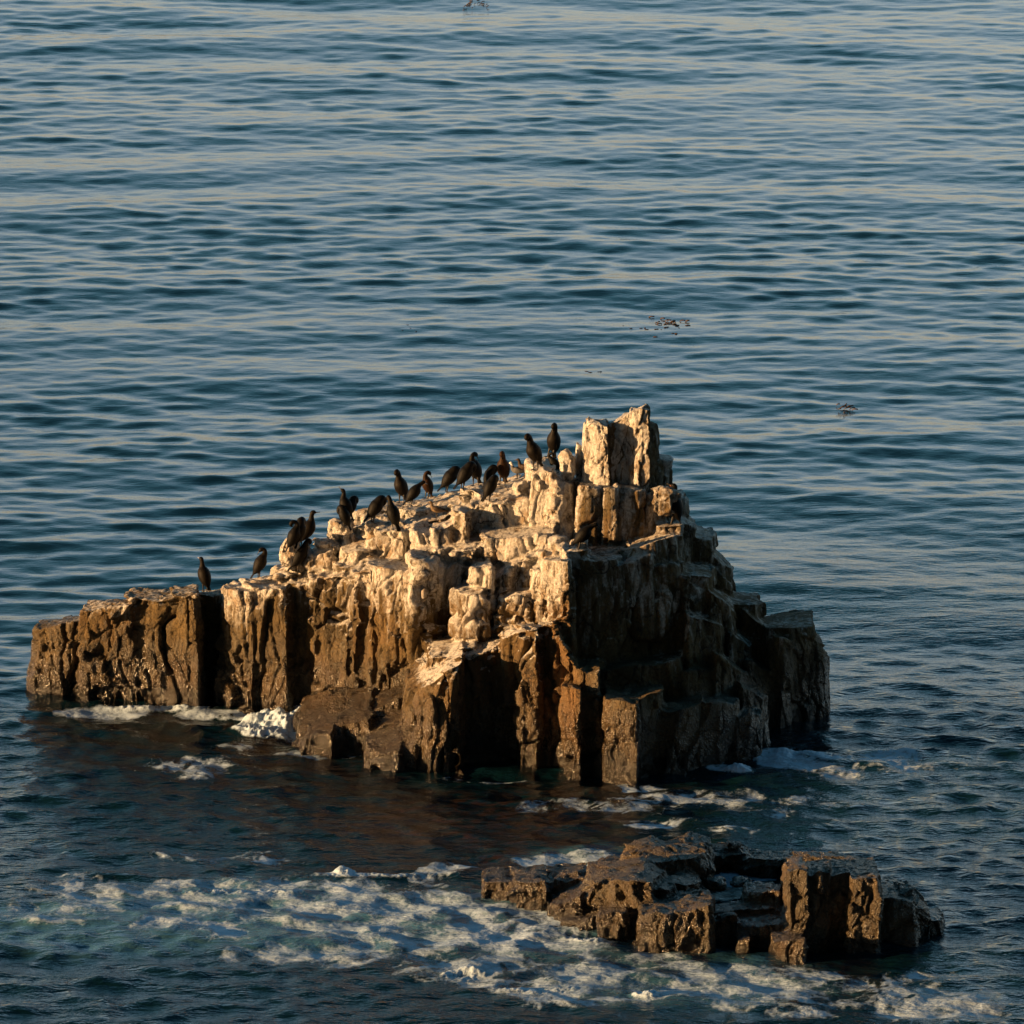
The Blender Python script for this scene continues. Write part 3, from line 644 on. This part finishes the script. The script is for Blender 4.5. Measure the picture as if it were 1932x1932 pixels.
def loft(name, pts, mat, parent, seg=14, sub=5, fat=1.0):
    """pts: (x, y, z, half width, half height); Catmull-Rom through them, one closed skin"""
    P = np.array(pts, float); n = len(P); out = []
    P[:, 3:] *= fat
    for i in range(n-1):
        p0, p1, p2, p3 = P[max(i-1, 0)], P[i], P[i+1], P[min(i+2, n-1)]
        for t in np.arange(sub)/sub:
            out.append(.5*((2*p1)+(-p0+p2)*t+(2*p0-5*p1+4*p2-p3)*t*t+(-p0+3*p1-3*p2+p3)*t**3))
    out.append(P[-1]); out = np.array(out); out[:, 3:] = np.maximum(out[:, 3:], .0015)
    bm = bmesh.new(); rings = []
    prevs = Vector((0, 1, 0))
    for i, q in enumerate(out):
        a = Vector(out[max(i-1, 0)][:3]); b = Vector(out[min(i+1, len(out)-1)][:3]); t = (b-a).normalized()
        s_ = (prevs-t*prevs.dot(t)).normalized(); prevs = s_; u = t.cross(s_)
        ring = []
        for k_ in range(seg):
            an = 2*math.pi*k_/seg; ring.append(bm.verts.new(Vector(q[:3])+s_*math.cos(an)*q[3]+u*math.sin(an)*q[4]))
        rings.append(ring)
    for a, b in zip(rings[:-1], rings[1:]):
        for k_ in range(seg): bm.faces.new((a[k_], a[(k_+1) % seg], b[(k_+1) % seg], b[k_]))
    bm.faces.new(rings[0][::-1]); bm.faces.new(rings[-1])
    bmesh.ops.recalc_face_normals(bm, faces=bm.faces)
    me = bpy.data.meshes.new(name); bm.to_mesh(me); bm.free()
    return link_mesh(name, me, mat, parent)

TORSO = [(-.135, 0, .085, .012, .010), (-.115, 0, .125, .040, .030), (-.085, 0, .19, .066, .058), (-.045, 0, .27, .080, .078), (-.010, 0, .35, .080, .080), (.012, 0, .415, .064, .062)]
NECKS = {
 'upright': ([(.022, 0, .465, .040, .042), (.022, 0, .515, .029, .031), (.024, 0, .565, .025, .027), (.036, 0, .603, .027, .029), (.060, 0, .616, .026, .026), (.085, 0, .613, .016, .015), (.098, 0, .611, .009, .009)], (.09, 0, .612), (.162, 0, .622)),
 'preen_front': ([(.030, 0, .470, .041, .045), (.036, 0, .525, .032, .036), (.050, 0, .575, .028, .031), (.080, 0, .602, .028, .030), (.106, 0, .583, .028, .029), (.113, 0, .553, .022, .020), (.112, 0, .537, .010, .009)], (.112, 0, .545), (.082, 0, .475)),
 'preen_back': ([(.035, 0, .465, .042, .045), (.050, 0, .515, .031, .035), (.044, .01, .560, .027, .030), (.012, .025, .585, .027, .028), (-.025, .035, .572, .028, .028), (-.046, .04, .545, .021, .020), (-.052, .042, .53, .010, .009)], (-.05, .042, .54), (-.085, .05, .475)),
 'tucked': ([(.038, 0, .455, .054, .056), (.074, 0, .468, .044, .046), (.105, 0, .445, .036, .038), (.114, .01, .400, .032, .034), (.100, .02, .362, .029, .029), (.080, .03, .342, .019, .018), (.07, .035, .335, .010, .009)], (.078, .03, .342), (.02, .05, .30)),
 'ring': ([(.035, 0, .465, .042, .045), (.050, 0, .52, .028, .030), (.030, 0, .57, .024, .025), (-.015, 0, .592, .024, .025), (-.058, 0, .580, .026, .027), (-.078, 0, .545, .025, .026), (-.066, 0, .510, .018, .018), (-.055, 0, .5, .010, .01)], (-.062, 0, .507), (-.01, 0, .47)),
 'forward': ([(.032, 0, .458, .044, .042), (.058, 0, .498, .030, .032), (.085, 0, .535, .026, .028), (.112, 0, .560, .028, .028), (.138, 0, .560, .023, .022), (.155, 0, .552, .010, .009)], (.146, 0, .555), (.205, 0, .535)),
 'sky': ([(.022, 0, .465, .040, .042), (.016, 0, .515, .029, .031), (.014, 0, .560, .025, .027), (.026, 0, .597, .026, .028), (.048, 0, .614, .024, .025), (.066, 0, .628, .014, .014), (.074, 0, .635, .008, .008)], (.066, 0, .628), (.120, 0, .678)),
}
def cormorant(pose, body_mat, bill_mat, throat=False):
    root = empty('cormorant', (0, 0, 0)); neck, b0, b1 = NECKS[pose]
    loft('body', TORSO+neck, body_mat, root, fat=1.50)
    b0 = Vector(b0); b1 = Vector(b1); m = b0.lerp(b1, .6)
    hook = b1+(b1-b0).normalized()*.004+Vector((0, 0, -.008))
    loft('bill', [(*b0, .010, .011), (*m, .0065, .0065), (*b1, .006, .006), (*hook, .002, .002)], bill_mat, root, 8, 3)
    loft('tail', [(-.105, 0, .15, .030, .018), (-.150, 0, .075, .040, .010), (-.185, 0, .012, .044, .006), (-.197, 0, -.010, .030, .004)], body_mat, root, 8, 3)
    for s_ in (-1, 1):
        loft('wing', [(.012, s_*.066, .415, .010, .022), (-.012, s_*.098, .345, .014, .058), (-.055, s_*.096, .25, .013, .062), (-.105, s_*.060, .155, .010, .036), (-.148, s_*.022, .085, .005, .012)], M_WING, root, 8, 3)
        lg = loft('leg', [(-.045, s_*.045, .19, .030, .030), (-.035, s_*.048, .11, .016, .016), (-.030, s_*.048, .05, .010, .010), (-.022, s_*.048, .008, .010, .010)], M_FOOT, root, 8, 3)
        loft('foot', [(-.035, s_*.048, .006, .008, .006), (.01, s_*.052, .008, .022, .007), (.045, s_*.056, .004, .034, .004)], M_FOOT, lg, 8, 3)
    hd = Vector(neck[-3][:3]) ; eo = neck[-3][3]*.92
    for s_ in (-1, 1):
        bm_ = bmesh.new(); bmesh.ops.create_uvsphere(bm_, u_segments=8, v_segments=6, radius=.0045); me_ = bpy.data.meshes.new('eye'); bm_.to_mesh(me_); bm_.free()
        e = link_mesh('eye', me_, M_EYE, root); e.location = hd+Vector((.004, s_*eo, .004))
    if throat:
        t0 = b0-(b1-b0)*.15+Vector((0, 0, -.012)); loft('throat_patch', [(*t0, .012, .010), (*(t0+(b1-b0)*.3), .010, .009), (*(t0+(b1-b0)*.5), .004, .004)], M_PINK, root, 8, 3)
    return root
def gull(body_mat, head_mat, bill_mat, tailm):
    root = empty('gull', (0, 0, 0))
    bd = loft('body', [(-.16, 0, .135, .010, .008), (-.12, 0, .145, .034, .026), (-.06, 0, .155, .055, .050), (.01, 0, .165, .062, .062), (.065, 0, .185, .050, .055), (.092, 0, .225, .032, .034), (.10, 0, .26, .025, .026), (.105, 0, .28, .024, .024)], body_mat, root)
    loft('head', [(.092, 0, .245, .026, .027), (.102, 0, .275, .0255, .026), (.115, 0, .298, .027, .028), (.137, 0, .300, .021, .021), (.152, 0, .296, .009, .009)], head_mat, root)
    loft('bill', [(.146, 0, .297, .008, .009), (.175, 0, .292, .005, .007), (.192, 0, .284, .002, .003)], bill_mat, root, 8, 3)
    loft('tail', [(-.12, 0, .145, .026, .012), (-.19, 0, .135, .032, .006), (-.225, 0, .130, .03, .004)], tailm, root, 8, 3)
    for s_ in (-1, 1):
        loft('wing', [(.06, s_*.045, .205, .010, .018), (.0, s_*.062, .185, .012, .040), (-.09, s_*.048, .165, .010, .028), (-.19, s_*.018, .150, .006, .012), (-.25, s_*.008, .147, .003, .004)], tailm, root, 8, 3)
        lg = loft('leg', [(.005, s_*.028, .12, .012, .012), (.0, s_*.028, .05, .006, .006), (.004, s_*.028, .004, .006, .006)], M_FOOT, root, 8, 3)
        loft('foot', [(-.004, s_*.028, .004, .006, .005), (.03, s_*.03, .005, .018, .004), (.05, s_*.03, .003, .024, .003)], M_FOOT, lg, 8, 3)
        bm_ = bmesh.new(); bmesh.ops.create_uvsphere(bm_, u_segments=8, v_segments=6, radius=.004); me_ = bpy.data.meshes.new('eye'); bm_.to_mesh(me_); bm_.free()
        e = link_mesh('eye', me_, M_EYE, root); e.location = (.124, s_*.026, .304)
    return root

# what a foot can stand on
dg = bpy.context.evaluated_depsgraph_get(); bpy.context.view_layer.update()
trees = [BVHTree.FromObject(o, dg) for o in [main, *main.children, *stones]]
def hit(px, py):
    best = None; v = ray(px, py); o = Vector((0, CAM_Y, CAM_H))
    for t in trees:
        p = t.ray_cast(o, v)
        if p[0] is not None and (best is None or p[3] < best[1]): best = (p[0], p[3], p[1])
    return best
def stand(px, py, want=None):
    for dy in range(0, 40, 2):
        h = hit(px, py+dy)
        if h: 
            p = h[0]
            # rest on the highest surface just around, so that nothing sinks in
            top = None
            for t in trees:
                q = t.ray_cast(Vector((p.x, p.y+.12, p.z+.30)), Vector((0, 0, -1)))
                if q[0] is not None and (top is None or q[0].z > top.z): top = q[0]
            return top if top is not None and abs(top.z-p.z) < .14 else p
    return Vector((0, 0, 0))

# (pose, foot px, foot row, heading in degrees [0 right, 180 left, 90 away], lean degrees, size, plumage, bill, label)
BK, BR, DB = M_BLACK, M_BROWN, M_DARKBROWN
BIRDS = [
 ('upright', 386, 1108, 125, -3, .96, DB, M_PALEBILL, 'cormorant standing alone on the low left wall, pale bill to the left'),
 ('preen_back', 490, 1090, 20, 6, .92, DB, M_BILL, 'cormorant alone on the slope of the left wall, head curled over its back'),
 ('ring', 557, 1040, 10, 0, .92, BK, M_BILL, 'black cormorant half hidden by a pale boulder, neck curled into a ring'),
 ('tucked', 566, 1026, 60, 0, .98, DB, M_BILL, 'cormorant with hidden head, back left of the close group on the left shoulder'),
 ('upright', 582, 1030, 8, 4, 1.02, DB, M_BILL, 'tall cormorant on the left shoulder with its bill stretched out to the right'),
 ('preen_front', 562, 1079, 20, 12, 1.0, BK, M_BILL, 'lowest cormorant of the group on the left shoulder, leaning right over its long shadow'),
 ('tucked', 648, 998, 150, 0, .82, BK, M_BILL, 'hunched black cormorant behind a rounded white boulder'),
 ('sky', 650, 992, 165, 0, .90, BK, M_BILL, 'cormorant behind a hunched one, thin bill raised to the upper left'),
 ('tucked', 664, 984, 30, 0, .82, BK, M_BILL, 'dark crouched cormorant partly hidden right behind the one with raised bill'),
 ('tucked', 704, 1000, 25, 14, .98, BK, M_BILL, 'black cormorant leaning right with tucked head and long tail, on the white slope'),
 ('preen_front', 745, 1000, 115, -8, .96, BK, M_BILL, 'black cormorant seen from behind on top of a pointed white block'),
 ('preen_front', 756, 950, 235, -2, 1.02, DB, M_BILL, 'cormorant with bare pale chin preening its breast, leftmost on the skyline of the plateau'),
 ('forward', 776, 955, 20, 16, .86, BK, M_PALEBILL, 'cormorant leaning right with its long pale bill pointing down across its neighbour'),
 ('preen_back', 803, 933, 220, 4, .86, BR, M_BILL, 'reddish brown cormorant on the skyline, head bent to the right'),
 ('tucked', 844, 932, 15, 14, .98, BK, M_BILL, 'round backed cormorant on the skyline with its head hidden to the right'),
 ('tucked', 874, 926, 25, 12, 1.0, BK, M_BILL, 'hunched cormorant pressed against the left of an upright one on the skyline'),
 ('preen_back', 896, 917, 240, -3, 1.02, BK, M_BILL, 'broad upright black cormorant in the middle of the skyline'),
 ('tucked', 924, 924, 30, 4, .82, BK, M_BILL, 'dark hunched cormorant between the orange chested bird and the one below it'),
 ('preen_front', 947, 917, 250, 3, 1.0, BR, M_BILL, 'cormorant with orange brown breast and black head on the skyline'),
 ('tucked', 921, 954, 50, 12, .90, BK, M_BILL, 'black cormorant on the near edge below the skyline row, back to the camera'),
 ('preen_front', 1009, 890, 225, -6, 1.08, DB, M_BILL, 'large cormorant preening its breast right behind the white headed gull'),
 ('preen_front', 1035, 866, 235, 14, 1.04, DB, M_BILL, 'highest standing cormorant, preening on the boulder left of the summit pillar'),
 ('ring', 1052, 893, 160, -20, .66, BK, M_BILL, 'black cormorant crouching behind the pale block below the highest bird'),
 ('forward', 1092, 1044, 10, 22, .94, BK, M_BILL, 'black silhouetted cormorant on the dark corner ledge, looking right'),
 ('upright', 1264, 988, 165, 10, 1.12, BK, M_BILL, 'black cormorant with red throat in the shade at the right of the rock'),
]
done = {}
def copy_tree(o, parent=None):
    c = o.copy(); C.objects.link(c); c.parent = parent
    for ch in o.children: copy_tree(ch, c)
    return c
for i, (pose, px, py, hd, ln, sz, pm, bmat, lab) in enumerate(BIRDS):
    key = (pose, pm.name, bmat.name, i == len(BIRDS)-1)
    if key in done: o = copy_tree(done[key])
    else: o = cormorant(pose, pm, bmat, i == len(BIRDS)-1); done[key] = o
    p = stand(px, py)
    o.location = p; o.scale = (sz*1.18,)*3
    # lean is a tilt in the picture plane (positive to the right)
    o.rotation_euler = (Matrix.Rotation(R(ln), 3, 'Y') @ Matrix.Rotation(R(hd), 3, 'Z')).to_euler()
    tag(o, lab, 'cormorant', 'cormorants resting on the rock')
for (px, py, hd, sz, mats, lab) in [
    (976, 905, 172, 1.15, (M_GULLG, M_WHITE, M_RED, M_GULLG), 'grey gull with white head and red bill on the skyline'),
    (990, 893, 165, 1.20, (M_GULLD, M_GULLD, M_BILL, M_GULLD), 'dark brown young gull standing behind the white headed gull'),
    (824, 985, 168, 1.10, (M_GULLB, M_GULLB, M_BILL, M_GULLD), 'mottled brown gull facing left on the white slope below the cormorants')]:
    o = gull(*mats); o.location = stand(px, py); o.scale = (sz,)*3; o.rotation_euler = (0, 0, R(hd)); tag(o, lab, 'gull', 'gulls resting on the rock')
